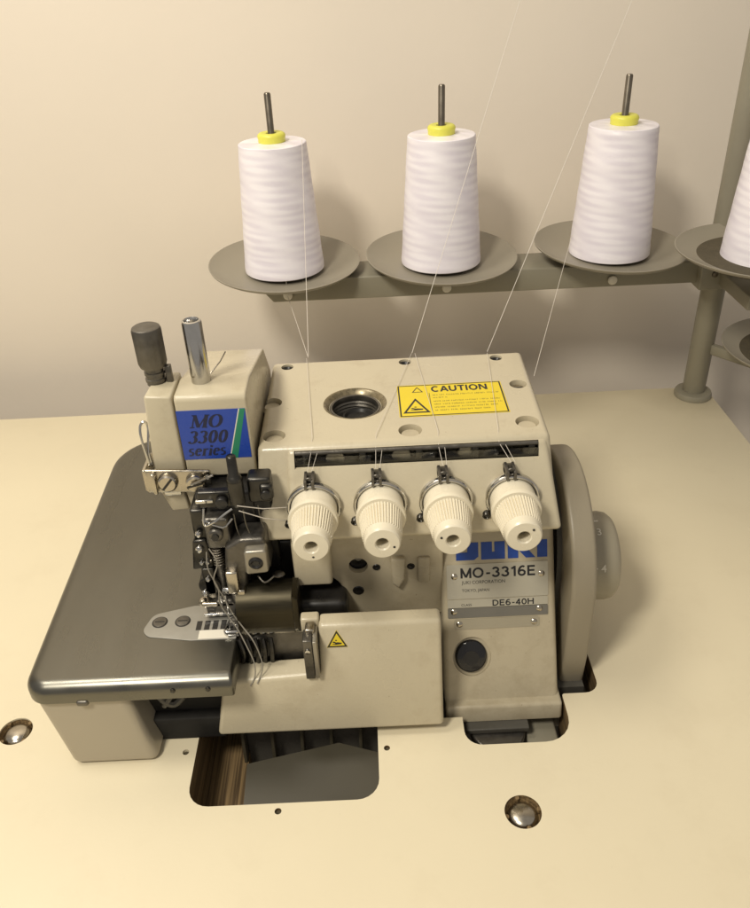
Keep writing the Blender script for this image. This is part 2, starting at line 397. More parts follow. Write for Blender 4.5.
SANS = {
 'M': (.78, [bar(.07, 0, .07, .7), bar(.07, .66, .35, .06), bar(.35, .06, .63, .66), bar(.63, 0, .63, .7)]),
 'O': (.80, [arc(.35, .35, .29, .295, 0, 360, 28)]), 'C': (.72, [arc(.34, .35, .28, .295, 48, 312, 22)]),
 '-': (.42, [bar(.06, .28, .32, .28)]), '0': (.60, [arc(.26, .35, .20, .295, 0, 360, 26)]),
 '3': (.60, [arc(.25, .505, .17, .14, 165, -90, 14), arc(.25, .21, .20, .155, 90, -165, 16)]),
 '1': (.46, [bar(.27, 0, .27, .7), bar(.06, .52, .27, .64)]),
 '6': (.60, [arc(.26, .22, .195, .165, 0, 360, 22), arc(.33, .27, .265, .385, 100, 185, 12), arc(.31, .55, .13, .105, 110, 30, 6)]),
 'E': (.62, [bar(.08, 0, .08, .7), bar(.08, .64, .50, .64), bar(.08, .36, .47, .36), bar(.08, .06, .51, .06)]),
 'D': (.72, [bar(.08, 0, .08, .7), bar(.08, .64, .28, .64), bar(.08, .06, .28, .06), arc(.28, .35, .29, .29, 90, -90, 16)]),
 '4': (.60, [bar(.37, 0, .37, .7), bar(.02, .2, .50, .2), bar(.06, .2, .37, .66)]),
 'H': (.74, [bar(.08, 0, .08, .7), bar(.58, 0, .58, .7), bar(.08, .37, .58, .37)]),
 'A': (.72, [bar(.05, 0, .33, .69), bar(.33, .69, .61, 0), bar(.16, .22, .50, .22)]),
 'U': (.72, [bar(.08, .25, .08, .7), bar(.56, .25, .56, .7), arc(.32, .27, .24, .215, 180, 360, 16)]),
 'T': (.64, [bar(.29, 0, .29, .7), bar(.01, .64, .57, .64)]), 'I': (.30, [bar(.1, 0, .1, .7)]),
 'N': (.76, [bar(.08, 0, .08, .7), bar(.60, 0, .60, .7), bar(.10, .68, .58, .02)]),
}
def sans_text(m, fl, s, a, b, cap, h, width, wt=.13):
    tot = sum(SANS[c][0] for c in s)-.1; sy = cap/.7; sx = width/tot; x = 0
    for ch in s:
        wd, strokes = SANS[ch]
        for k, pts in enumerate(strokes):
            ribbon(m, fl, [(a+(x+px)*sx, b+py*sy) for px, py in pts], h+.0006*k, wt*sx, wt*sy*.95)
        x += wd

# ================================================================== the setting
def struct(name, m, mt):
    o = m.build(name, mt); o['kind'] = 'structure'; return o
WALL_Y = 143
m = M().box(-420, 420, WALL_Y, WALL_Y+10, -115, 330); struct('wall', m, 'wallpaint')
m = M().box(-420, 420, -320, WALL_Y, -119, -115); struct('floor', m, 'floor')

# ================================================================== the table
table = thing('work_table', 'cream laminate work table top with cut-outs around the sewing machine', 'table', (0, 60, 0))
hole = rpoly([(-20, 47.6), (-1.1, 47.6), (-1.1, 56.8), (8, 56.8), (8, 53.2), (19.2, 53.2), (19.2, 59.3), (23.4, 59.3), (23.4, 84), (-20, 84)],
             [2.2, 2.2, 0, 0, 3.0, 3.2, 0.3, 1.6, 1, 1])
TOPM = M().box(-125, 60.3, -12, 127.6, -6, 0)
cuts = [M().prism(hole, 'z', -8, 2)]
for (x, y) in ((12.45, 45.5), (-40.1, 57.7)): cuts.append(M().cyl((x, y, -1.1), (x, y, 2), 1.75, seg=40))
for (x, y, r) in ((-21.1, 54.0, .34), (-10.95, 46.75, .34), (-0.2, 53.35, .32)): cuts.append(M().cyl((x, y, -1.5), (x, y, 2), r, seg=16))
top = TOPM.build('table_top', 'table', None, bevel=0.25, seg=2, cuts=cuts)
top.parent = table; top.data.transform(Matrix.Translation(-Vector((0, 60, 0))*S))
top.data.materials.append(MT['wood'])
for p in top.data.polygons:
    if abs(p.normal.z) < 0.3 and -20.6 < p.center.x/S < 24 and p.center.y/S < 24.5: p.material_index = 1
# wooden batten under the cut-out
M().box(-22, -15.6, 40, 90, -10, -6.02).build('batten', 'wood', table)
for (x, y) in ((-118, -6), (54, -6), (-118, 120), (54, 120)):
    M().box(x, x+5, y-2.5, y+2.5, -115, -6.05).build('leg', 'stand', table, bevel=0.3)
for (x, y, a) in ((12.45, 45.5, 0.2), (-40.1, 57.7, 0.8)):
    b = M().lathe([(-1.05, 1.42), (-0.6, 1.42), (-.36, 1.3), (-.17, .95), (-.05, .45), (-.03, .01)], (x, y, 0), (0, 0, 1), 40, cap=False)
    b.build('bolt', 'nickel', table)
    q = M()
    for k in range(4):
        an = a+k*math.pi/2; cx, cy = x+1.62*math.cos(an), y+1.62*math.sin(an)
        q.cyl((cx, cy, -1.0), (cx, cy, -.12), .22, seg=10)
    q.lathe([(-1.08, 1.25), (-1.02, 1.4), (-.5, 1.72), (-.2, 1.74)], (x, y, 0), (0, 0, 1), 40, cap=False)
    q.build('bolt_recess', 'wood', table)
for (x, y, r) in ((-21.1, 54.0, .34), (-10.95, 46.75, .34), (-0.2, 53.35, .32)):
    M().lathe([(-1.2, r), (-.35, r*.97), (-.3, r*.5), (-.5, 0)], (x, y, 0), (0, 0, 1), 16, cap=False).build('screw', 'felt', table)

# ================================================================== the sewing machine
sm = thing('sewing_machine', 'cream industrial overlock sewing machine with four tension knobs sunk into the table', 'sewing machine', (4, 70, 0))
FACE = Flat((0, 58.5, 0), (1, 0, 0), (0, 0.387, 0.922))      # leaning lower front face
def zf(z): return z/0.922

# --- upper casting
body = M()
body.hexa([(-12.0, 63.6, 19.5), (18.1, 63.6, 19.5), (18.6, 86.6, 17.5), (-12.0, 86.6, 17.5)],
          [(-11.6, 67.3, 28.5), (17.4, 67.3, 28.5), (17.9, 86.4, 28.5), (-11.6, 86.4, 28.5)])
cuts = []
holes_small = [(-9.8, 85.0), (4.0, 84.9), (14.7, 84.9)]
holes_big = [(16.1, 78.1, .95), (15.6, 69.9, 1.2), (3.66, 69.3, 1.2), (-10.1, 69.4, 1.15), (-10.9, 76.4, 1.1)]
for (x, y) in holes_small: cuts.append(M().cyl((x, y, 27.9), (x, y, 30), .72, seg=24))
for (x, y, r) in holes_big: cuts.append(M().cyl((x, y, 27.6), (x, y, 30), r, seg=32))
cuts.append(M().box(-8.0, 16.2, 60, 67.7, 26.5, 28.05))
cuts.append(M().lathe([(0, 2.5), (2.4, 2.5), (2.9, 3.25), (3.6, 3.3)], (-1.89, 75.5, 25.4), (0, 0, 1), 48))
upper = body.build('upper_casing', 'cream', sm, bevel=0.55, seg=4, cuts=None)
def cut_child(o, cs):
    o.location = Vector(sm['_o'])*0
    off = Vector(sm['_o'])*S
    o.data.transform(Matrix.Translation(off))
    par = o.parent; o.parent = None
    bake(o, cs)
    o.data.transform(Matrix.Translation(-off)); o.parent = par
    for p in o.data.polygons: p.use_smooth = True
    o.data.set_sharp_from_angle(angle=R(35))
cut_child(upper, cuts)
for (x, y) in holes_small: M().lathe([(27.95, .7), (28.25, .7), (28.3, .5), (28.1, .3), (28.05, 0)], (x, y, 0), (0, 0, 1), 24, cap=False).build('cover_screw', 'black', sm)
for k, (x, y, r) in enumerate(holes_big):
    q = M().lathe([(27.65, r*.98), (27.9, r*.8), (28.05, r*.75), (28.05, 0)], (x, y, 0), (0, 0, 1), 28, cap=False)
    q.build('cover_screw', 'cream2' if k else 'nickel', sm)
    if k == 0: M().box(x-.55, x+.55, y-.1, y+.1, 27.95, 28.1).build('screw_slot', 'black', sm)
# oil filler: steel collar with inner thread, dark well
q = M().lathe([(27.85, 2.9), (28.1, 2.72), (28.05, 2.5), (27.6, 2.42), (27.4, 2.5), (27.2, 2.38), (27.0, 2.5), (26.8, 2.38), (26.6, 2.5), (26.3, 2.3), (26.2, 1.2), (26.2, 0)], (-1.89, 75.5, 0), (0, 0, 1), 48, cap=False)
q.build('oil_filler', 'gunmetal', sm)
M().lathe([(27.9, 2.75), (28.2, 2.95), (28.44, 3.18), (28.53, 3.3), (28.54, 3.4), (28.5, 3.42)], (-1.89, 75.5, 0), (0, 0, 1), 64, cap=False).build('filler_ring', 'grime', sm)
M().lathe([(26.25, 0), (26.45, 1.3), (26.75, 1.5), (26.8, 1.7), (26.4, 1.9)], (-1.6, 75.9, 0), (0, 0, 1), 32, cap=False).build('filler_cap', 'black', sm)

# --- tension panel in front of it
panel = M()
panel.hexa([(-8.7, 62.6, 20.2), (18.3, 62.6, 20.2), (18.2, 64.3, 19.2), (-8.7, 64.3, 19.2)],
           [(-8.8, 67.05, 28.2), (17.1, 67.05, 28.2), (17.1, 68.5, 28.2), (-8.8, 68.5, 28.2)])
tp = panel.build('tension_panel', 'cream', sm, bevel=0.5, seg=4)
slot = M().box(-8.0, 16.2, 64, 67.7, 26.5, 28.05)
cut_child(tp, [slot])
M().box(-8.0, 16.2, 67.58, 67.72, 26.1, 28.05).build('slot_back', 'darkmetal', sm)
q = M()
q.tube([(-7.9, 66.9, 27.85), (16.1, 66.9, 27.85)], .22, 10)
q.build('thread_guide_bar', 'gunmetal', sm)
q = M()
for k in range(3):
    x = -4.0+k*6.6
    M().rcyl((x, 67.6, 26.9), (x+0.02, 67.1, 26.9), .95, .12).build('guide_disc', 'clampgrey', sm)
q = M()
for k in range(5):
    x = -7.2+k*5.6
    M().box(x, x+.7, 66.75, 67.6, 26.1, 27.7).build('guide_post', 'darkmetal', sm, bevel=.1)
M().box(-7.95, 16.15, 66.55, 66.62, 26.15, 27.5).build('guide_glass', mat('clear_cover', (0.8, 0.8, 0.76), 0.06, trans=1.0, noise=0.0), sm)

# --- middle face below the tension panel
mid = M()
poly = [(-9.1, 20.2), (6.6, 20.2), (6.6, 8.0), (-3.9, 8.0)]+[(-3.9-1.9*(1-math.cos(R(a))), 10.8+3.1*math.sin(R(a))) for a in range(0, 91, 10)]+[(-9.1, 13.9)]
mid.prism(poly, 'y', 64.3, 86)
mf = mid.build('middle_casting', 'cream2', sm, bevel=0.28, seg=3)
cut_child(mf, [M().cyl((-2.3, 63, 15.3), (-2.3, 65.6, 15.3), 1.0, seg=32)])
M().lathe([(0, .98), (.2, .9), (.25, .45), (.8, .4)], (-2.3, 64.95, 15.3), (0, 1, 0), 32, cap=False).build('seal_plug', 'black', sm)
for (x, z, r) in ((-0.4, 15.0, .42), (3.2, 14.9, .42), (-2.45, 11.9, .62)):
    M().lathe([(-.02, r), (-.1, r*.85), (-.08, r*.35), (-.02, 0)], (x, 64.3, z), (0, 1, 0), 20, cap=False).build('plug_screw', 'black', sm)
q = M().box(-8.9, -5.0, 62.9, 64.6, 14.0, 19.6); q.build('guide_block', 'cream', sm, bevel=.4, seg=4)
q = M().prism([(1.2, 13.0), (1.9, 12.3), (2.5, 13.6), (2.6, 16.4), (1.1, 16.4)], 'y', 63.7, 64.5); q.build('rib', 'cream2', sm, bevel=.25)
q = M().box(3.9, 5.2, 64.0, 64.5, 12.8, 16.2); q.build('rib', 'cream2', sm, bevel=.2)
q = M().box(-12.0, -8.9, 67.9, 86, 6, 20); q.build('neck_casting', 'cream2', sm, bevel=.5)
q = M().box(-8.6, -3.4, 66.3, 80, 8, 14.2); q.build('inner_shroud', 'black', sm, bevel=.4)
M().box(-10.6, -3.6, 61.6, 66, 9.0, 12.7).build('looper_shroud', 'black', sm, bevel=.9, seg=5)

# --- right column with the nameplates
col = M()
def yy(z): return 58.5+0.42*z
col.hexa([(6.3, yy(-.4), -.4), (18.7, yy(-.4), -.4), (18.7, 86, -.4), (6.3, 86, -.4)],
         [(6.5, yy(20), 20.0), (18.3, yy(20), 20.0), (18.9, 86, 20.0), (6.5, 86, 20.0)])
cc = col.build('column_casting', 'cream2', sm, bevel=.6, seg=4)
q = M(); FACE.poly(q, arc(9.4, zf(5.0), 2.05, 2.25, 0, 360, 40)[:-1], -.35, 1)
cut_child(cc, [q])
M().hexa([(6.4, 57.2, -1.6), (18.9, 57.2, -1.6), (18.9, 70, -1.6), (6.4, 70, -1.6)], [(6.4, 57.7, .45), (18.9, 57.7, .45), (18.9, 70, .45), (6.4, 70, .45)]).build('base_ledge', 'cream2', sm, bevel=.35)
q = M(); FACE.poly(q, arc(9.3, zf(5.0), 1.72, 1.85, 0, 360, 40)[:-1], -.6, .1)
q.build('oil_window', 'blackplastic', sm, bevel=.3, seg=3)
q = M(); FACE.poly(q, arc(9.3, zf(4.9), .85, .8, 0, 360, 30)[:-1], .1, .13); q.build('oil_gauge_dot', 'black', sm)

# logo: heavy block letters
q = M(); h = .035; b0 = zf(14.95); hh = 1.9
def lg(pts): FACE.poly(q, [(8.0+p[0], b0+p[1]) for p in pts], 0.0, h)
lg([(0, 0), (1.9, 0), (2.35, .35), (2.35, hh), (1.2, hh), (1.2, .85), (0, .85)])
lg([(2.65, 0), (3.8, 0), (3.8, hh), (2.65, hh)]); lg([(3.8, 0), (4.05, 0), (4.05, .8), (3.8, .8)]); lg([(4.05, 0), (5.15, 0), (5.15, hh), (4.05, hh)])
lg([(5.45, 0), (6.55, 0), (6.55, hh), (5.45, hh)]); lg([(6.55, .9), (7.35, 0), (8.35, 0), (7.1, 1.5), (8.3, hh), (7.3, hh), (6.55, 1.9)])
lg([(8.55, 0), (9.6, 0), (9.6, hh), (8.55, hh)])
q.build('logo', 'logo', sm)
# nameplates
q = M(); FACE.rect(q, 6.95, 17.65, zf(11.05), zf(14.55), 0, .07, .15); npl = q.build('nameplate', 'nameplate', sm)
q = M(); FACE.rect(q, 6.95, 17.6, zf(10.15), zf(10.98), 0, .07, .05); npl2 = q.build('nameplate', 'nameplate', sm)
q = M(); FACE.rect(q, 6.95, 17.6, zf(9.1), zf(10.1), 0, .09, .1); npl3 = q.build('grey_nameplate', 'nameplate2', sm)
q = M(); FACE.rect(q, 7.6, 16.7, zf(7.9), zf(8.95), 0, .06, .3); q.build('blank_nameplate', 'wheelgrey', sm)
q = M(); sans_text(q, FACE, 'MO-3316E', 8.4, zf(13.15), 1.12, .085, 7.9, .135)
text_mesh(q, FACE, 'JUKI CORPORATION', 8.5, zf(12.55), .36, .085, width=4.6)
text_mesh(q, FACE, 'TOKYO, JAPAN', 8.5, zf(11.75), .32, .085, width=2.9)
q.build('model_lettering', 'ink', npl)
q = M(); sans_text(q, FACE, 'DE6-40H', 11.7, zf(10.22), .66, .085, 4.4, .13)
text_mesh(q, FACE, 'CLASS', 8.4, zf(10.3), .26, .085, width=1.1)
q.build('class_lettering', 'ink', npl2)
for (x, z) in ((7.75, 13.35), (16.95, 13.3), (7.6, 9.75), (16.7, 9.75), (8.15, 8.45), (16.1, 8.4)):
    q = M(); q.lathe([(-.02, .36), (.1, .34), (.2, .22), (.23, 0)], FACE.p(x, zf(z)), FACE.n, 20, cap=False); q.build('rivet', 'nickel', sm)

# --- belt guard and hand wheel
prof = []
for a in range(-40, 181, 8): prof.append((72+11.2*math.cos(R(a)), 11+11.2*math.sin(R(a))))
prof += [(60.9, 4), (61.6, -1.8), (63.0, -6.0), (82, -6.0), (82, 4)]
q = M().prism(prof, 'x', 19.5, 22.1); q.build('belt_guard', 'guard', sm, bevel=1.1, seg=5, limit=45)
q = M().prism([(75+(a-72)*.86, 11+(b-11)*.9) for a, b in prof], 'x', 18.95, 20); q.build('gap_shade', 'castgrey', sm)  # dark core added for the shadow stripe between body and guard
q = M().prism([(62.4, -5.5), (60.5, -5.5), (60.0, -2.2), (62.2, -2.0)], 'x', 17.6, 22.6); q.build('guard_foot', 'castgrey', sm, bevel=.2)
q = M().lathe([(22.15, 3.8), (22.15, 4.6), (22.35, 4.95), (24.9, 5.0), (25.6, 4.85), (26.1, 4.4), (26.3, 3.8), (26.2, 3.2), (25.6, 2.9), (25.5, 1.6), (26.4, 1.3), (26.4, 0)], (0, 70, 10.4), (1, 0, 0), 72, cap=False)
hw = q.build('hand_wheel', 'wheelgrey', sm, smooth=30)
def rim(ang): # local frame on the wheel rim facing up the front
    d = Vector((0, -math.cos(R(ang)), math.sin(R(ang))))
    return Flat(Vector((0, 70, 10.4))+d*5.0, (1, 0, 0), (0, math.sin(R(ang)), math.cos(R(ang))))
for ang, ch in ((70, '3'), (23, '4')):
    fl = rim(ang); q = M(); text_mesh(q, fl, ch, 23.75, -.42, .85, .015, bold=.006); q.build('numeral', 'white', hw)
    q = M(); fl.rect(q, 22.55, 23.4, -.06, .06, -.02, .012); q.build('tick_mark', 'white', hw)
fl = rim(88); q = M(); fl.rect(q, 23.4, 24.2, -.1, .1, -.02, .012); q.build('tick_mark', 'white', hw)

# --- tension dials
def dial(x, spin):
    y0, z0 = 65.1, 23.3
    ax = Vector((0, -1, 0.03)).normalized(); o = Vector((x, y0, z0))
    root = M().lathe([(0, 2.25), (.9, 2.28), (3.0, 2.24), (3.05, 2.42), (3.45, 2.46), (3.7, 2.36), (3.72, 2.1)], o, ax, 64).build('tension_dial', 'knob', sm, origin=tuple(o))
    n = 132
    def rib(i, t): return 1.0 if (t > 6.6 or t < 3.9) else (1.0 if i % 3 else 0.92)
    M().lathe([(3.6, 2.0), (3.75, 2.12), (3.95, 2.12), (4.0, 2.12), (6.55, 1.86), (6.65, 1.80), (6.9, 1.76), (7.4, 1.70), (7.58, 1.56), (7.62, .72), (7.5, .60), (6.2, .52), (6.1, 0)], o, ax, n, mod=rib, cap=False).build('ribbed_knob', 'knob', root, smooth=28)
    M().lathe([(6.15, .5), (6.3, .35), (6.45, 0)], o, ax, 20, cap=False).build('knob_shaft', 'darkmetal', root)
    q = M().torus(o+ax*1.25, ax, 2.52, .17, 56, 10); q.lathe([(.2, 2.3), (.6, 2.62), (1.0, 2.62), (1.15, 2.3)], o, ax, 48, cap=False); q.build('tension_disc', 'chrome', root)
    q = M(); b = o+Vector((-.35, -.4, 2.6))
    q.box(b.x-.42, b.x-.14, b.y-1.1, b.y+.8, b.z-.2, b.z+.75); q.box(b.x+.3, b.x+.58, b.y-1.1, b.y+.8, b.z-.2, b.z+.75); q.box(b.x-.42, b.x+.58, b.y-.2, b.y+1.3, b.z-.25, b.z+.3)
    q.torus((b.x+.08, b.y-.7, b.z+.55), (0, 1, 0), .35, .1, 16, 8)
    q.build('thread_eyelet', 'gunmetal', root, bevel=.07)
    q = M(); g = o+Vector((-2.5, -1.5, -1.45)); q.ball(g, .48, (1, 1, .8)); q.tube([g, g+Vector((.9, .3, .3))], .16); q.torus(g+Vector((-.1, -.4, 0)), (0, 1, .2), .32, .1, 14, 6); q.build('thread_hook', 'darkmetal', root)
    d = Vector((math.cos(R(spin)), 0, math.sin(R(spin))))*1.15
    p = o+ax*7.6+d; M().cyl(p, p+ax*.04, .12, seg=12).build('index_dot', 'black', root)
for x, sp in ((-6.25, -85), (0.3, -20), (6.8, 160), (13.35, 45)): dial(x, sp)

# --- caution label on the top
TOP = Flat((0, 0, 28.5), (1, 0, 0), (0, 1, 0))
lab = Flat((2.75, 71.9, 28.5), (1, 0.01, 0), (0, 1, 0))
q = M(); lab.rect(q, 0, 11.5, 0, 7.0, .005, .03, .1); cl = q.build('caution_label', 'yellow', sm)
q = M(); H_ = .034
for a0, a1, b0, b1 in ((.08, 11.42, .08, .24), (.08, 11.42, 6.76, 6.92), (.08, .24, .24, 6.76), (11.26, 11.42, .24, 6.76), (3.42, 3.48, .24, 5.0)): lab.rect(q, a0, a1, b0, b1, .03, H_)
sans_text(q, lab, 'CAUTION', 3.75, 5.2, 1.3, H_+.002, 6.1, .165)
def tri(m, fl, cx, cy, s, h, wd, hh=.86):
    P = [(cx-s/2, cy), (cx+s/2, cy), (cx, cy+s*hh)]
    k = .0
    c = (cx, cy+s*hh/3)
    I = [(c[0]+(p[0]-c[0])*(1-wd), c[1]+(p[1]-c[1])*(1-wd)) for p in P]
    for i in range(3):
        j = (i+1) % 3; m.face(m.verts([fl.p(*P[i], h), fl.p(*P[j], h), fl.p(*I[j], h), fl.p(*I[i], h)]))
def handmark(m, fl, cx, cy, s, h):
    def pl(pts): m.face(m.verts([fl.p(cx+a*s, cy+b*s, h) for a, b in pts]))
    pl([(-.05, .0), (.5, .05), (.55, .2), (.1, .28), (-.1, .15)]); pl([(-.35, .3), (-.25, .22), (.05, .12), (.1, .2), (-.2, .38)])
    pl([(-.35, .05), (-.05, .02), (-.08, .12), (-.35, .12)]); pl([(-.1, .45), (.05, .4), (.12, .5), (-.02, .56)])
tri(q, lab, 1.85, .75, 2.9, H_+.002, .26, 1.1); handmark(q, lab, 1.75, 1.3, 1.5, H_+.003)
tri(q, lab, 2.2, 5.25, 1.25, H_+.002, .3, 1.0)
q.build('caution_lettering', 'ink', cl)
q = M(); rnd = random.Random(3)
for r_, y in enumerate((4.35, 3.75, 2.95, 2.3, 1.65, 1.0)):
    x = 3.8; end = (10.9, 5.2, 10.9, 11.0, 10.6, 9.6)[r_]
    while x < end:
        n_ = rnd.randint(2, 7)
        for c_ in range(n_):
            if x > end: break
            lab.rect(q, x, x+.035, y, y+.27, .03, H_)
            if rnd.random() < .7: lab.rect(q, x+.037, x+.12, y+.115, y+.15, .03, H_)
            if rnd.random() < .5: lab.rect(q, x+.122, x+.155, y, y+.2, .03, H_)
            if rnd.random() < .4: lab.rect(q, x+.037, x+.12, y+.235, y+.27, .03, H_)
            x += .20
        x += .14
q.build('fine_print', 'felt', cl)

# --- machine head on the left
hd = M().prism([(67, 25.6), (67, 34.35), (67.35, 34.7), (70.8, 34.75), (82.5, 32.2), (86, 28.0), (86, 20), (72, 20), (72, 25.0)], 'x', -18.85, -11.95)
hd.build('head_cover', 'cream', sm, bevel=.25, seg=3)
hd = M().hexa([(-22.2, 67, 24.9), (-19.0, 67, 24.9), (-19.0, 76, 24.9), (-22.2, 76, 24.9)], [(-21.6, 67, 34.9), (-19.0, 67, 34.75), (-19.0, 72.2, 34.9), (-21.3, 71.8, 34.9)])
hd.build('side_cover', 'cream', sm, bevel=.25, seg=3)
HF = Flat((0, 67, 0), (1, 0, 0), (0, 0, 1))
q = M(); HF.rect(q, -18.82, -12.2, 27.7, 33.2, 0, .05); bl = q.build('series_label', 'blue', sm)
q = M(); HF.poly(q, [(-14.25, 27.7), (-13.55, 27.7), (-12.2, 33.2), (-12.72, 33.2)], .05, .06); q.build('green_stripe', 'green', bl)
q = M(); HF.poly(q, [(-14.36, 27.7), (-14.25, 27.7), (-12.72, 33.2), (-12.83, 33.2)], .05, .061); q.build('white_stripe', 'white', bl)
q = M(); serif_text(q, HF, 'MO', -17.75, 31.3, 2.0, .07, .30, .88, 1.2); serif_text(q, HF, '3300', -18.2, 29.55, 2.0, .07, .30, .88, 1.2); serif_text(q, HF, 'series', -18.45, 28.12, 1.8, .07, .30, .86, 1.15)
q.build('series_lettering', 'navy', bl)
# adjusting knob, rod
q = M()
def kn(i, t): return 1 if (t < 2.2 or t > 5.7 or i % 2) else .965
q.lathe([(0, .92), (.3, .9), (.35, 1.0), (.65, 1.0), (.7, .9), (1.0, .9), (1.05, 1.0), (1.35, 1.0), (1.4, .9), (1.8, .9), (1.9, 1.25), (2.3, 1.38), (5.6, 1.40), (5.85, 1.32), (5.95, 1.15), (5.97, 0)], (-20.95, 70.2, 34.7), (0, 0, 1), 80, mod=kn, cap=False)
q.build('knurled_knob', 'gunmetal', sm)
M().box(-19.9, -19.3, 69.9, 70.5, 34.8, 36.6).build('knob_stop', 'gunmetal', sm, bevel=.1)
q = M().lathe([(0, .95), (6.1, .95), (6.35, .88), (6.4, .72), (6.2, .60), (5.4, .55), (5.4, 0)], (-16.6, 70.2, 34.7), (0, 0, 1), 40, cap=False); q.build('guide_rod', 'chrome', sm)
q = M().tube([(-15.9, 71.5, 34.8), (-14.9, 72.3, 35.7), (-14.3, 72.6, 36.6)], .07); q.build('wire_hook', 'nickel', sm)
q = M().tube([(-22.3, 66.8, 27.2), (-22.6, 66.9, 30.2), (-22.55, 67.2, 31.6), (-22.1, 67.4, 32.0), (-21.9, 67.4, 31.2), (-22.2, 67.0, 29.0), (-22.1, 66.9, 27.2)], .13, smooth=5); q.build('thread_loop', 'chrome', sm)
# bracket with screws
q = M().prism(rpoly([(-22.9, 24.6), (-16.5, 24.4), (-16.3, 26.9), (-22.9, 27.3)], .25), 'y', 66.0, 66.35); q.box(-23.05, -22.7, 66.1, 69.5, 24.7, 27.2); q.build('guide_bracket', 'nickel', sm, bevel=.1)
M().box(-22.1, -21.7, 65.4, 66.0, 24.7, 27.1).build('bracket_lip', 'nickel', sm, bevel=.12)
for (x, z, a) in ((-20.6, 25.9, 50), (-17.9, 25.65, 15)):
    c = M().lathe([(0, 1.0), (.1, 1.02), (.5, .95), (.62, .78), (.62, 0)], (x, 66.0, z), (0, -1, 0), 32, cap=False).build('slotted_screw', 'nickel', sm)
    dx, dz = math.cos(R(a))*.8, math.sin(R(a))*.8; nx, nz = -math.sin(R(a))*.12, math.cos(R(a))*.12
    q = M(); A = [(x-dx-nx, z-dz-nz), (x+dx-nx, z+dz-nz), (x+dx+nx, z+dz+nz), (x-dx+nx, z-dz+nz)]
    q.prism(A, 'y', 65.34, 65.5); q.build('slot', 'black', c)
q = M().cyl((-17.0, 65.5, 26.2), (-16.4, 64.9, 26.9), .25, seg=12); q.tube([(-18.2, 65.2, 25.9), (-16.6, 64.9, 26.7), (-15.9, 65.1, 26.9)], .14); q.build('thread_clip', 'nickel', sm, bevel=0)
q = M().prism([(-21.9, 24.6), (-19.5, 24.6), (-19.2, 21.9), (-21.0, 21.8)], 'y', 66.6, 71); q.build('guide_wedge', 'cream2', sm, bevel=.2)
q = M().prism([(-19.4, 24.6), (-18.2, 24.6), (-18.1, 21.9), (-19.05, 21.9)], 'y', 66.8, 71); q.build('guide_wedge', 'cream2', sm, bevel=.15)
q = M().box(-21.3, -19.6, 66.2, 66.6, 24.0, 24.5); q.build('shiny_clip', 'chrome', sm, bevel=.1)

# --- needle and presser mechanism
q = M().lathe([(25.0, .55), (25.2, .72), (28.1, .74), (28.5, .6), (28.6, .48), (30.6, .46), (30.7, .36), (30.7, 0)], (-13.35, 62.6, 0), (0, 0, 1), 28, cap=False); q.build('lifter_rod', 'darkmetal', sm, smooth=60)
q = M().lathe([(25.5, .76), (28.0, .78)], (-13.35, 62.6, 0), (0, 0, 1), 28, cap=False); q.build('rod_sleeve', 'darkmetal', sm)
q = M().box(-12.5, -10.2, 63.6, 65.6, 24.4, 27.3); q.box(-11.3, -10.0, 63.2, 64.2, 24.9, 26.7); q.build('clamp_block', 'darkmetal', sm, bevel=.35, seg=4)
q = M().cyl((-10.7, 63.2, 25.8), (-10.7, 62.8, 25.8), .5, seg=20); q.build('clamp_screw', 'black', sm, bevel=.1)
q = M().box(-18.0, -12.2, 64.6, 72, 17.5, 25.2); q.build('needle_bar_housing', 'black', sm, bevel=.4)
q = M().box(-17.3, -13.9, 63.0, 64.0, 24.5, 26.4); q.build('needle_bar_bracket', 'darkmetal', sm, bevel=.2)
M().box(-17.5, -15.8, 62.85, 63.1, 25.2, 25.55).build('highlight_bar', 'chrome', sm, bevel=.05)  # chrome bar put in for a white highlight on the dark bracket
q = M().cyl((-14.9, 62.9, 25.4), (-14.9, 62.3, 25.4), .62, seg=24); q.build('set_screw', 'black', sm, bevel=.12)
q = M().box(-17.0, -14.6, 62.3, 64.8, 20.0, 23.7); q.cyl((-15.9, 62.3, 22.0), (-15.9, 61.7, 22.0), .75, seg=24); q.build('needle_clamp', 'gunmetal', sm, bevel=.3, seg=3)
q = M().cyl((-15.9, 61.7, 22.0), (-15.9, 61.5, 22.0), .4, seg=6); q.build('clamp_screw', 'black', sm)
q = M().tube([(-16.6, 62.0, 25.2), (-16.7, 61.6, 23.6), (-15.8, 61.5, 23.9), (-14.6, 61.9, 24.6), (-13.9, 62.1, 25.0)], .13, smooth=5); q.tube([(-16.9, 61.8, 24.1), (-15.0, 61.6, 23.2), (-14.0, 61.9, 24.0)], .1, smooth=4); q.build('needle_thread_guide', 'chrome', sm)
# left hand chain of small bright fittings
q = M().box(-18.4, -17.0, 63.2, 66.4, 20.2, 24.2); q.build('side_link', 'darkmetal', sm, bevel=.25)
q = M()
for (x, z, r) in ((-17.7, 21.6, .3), (-17.9, 19.7, .36), (-17.9, 18.0, .22), (-17.3, 18.0, .22), (-17.6, 15.8, .26), (-18.2, 13.9, .34)):
    q.lathe([(0, r*1.25), (.35, r*1.2), (.5, r*.9), (.6, 0)], (x, 63.0, z), (-.25, -1, .15), 20, cap=False)
q.build('bright_fittings', 'chrome', sm)
q = M().prism([(-18.6, 20.6), (-17.2, 20.8), (-16.9, 17.2), (-19.1, 16.9)], 'y', 62.9, 64.6); q.cyl((-17.7, 62.9, 14.6), (-17.7, 65, 14.6), 1.2, seg=24); q.box(-18.3, -17.0, 62.9, 65, 12.4, 17); q.build('looper_lever', 'darkmetal', sm, bevel=.22)
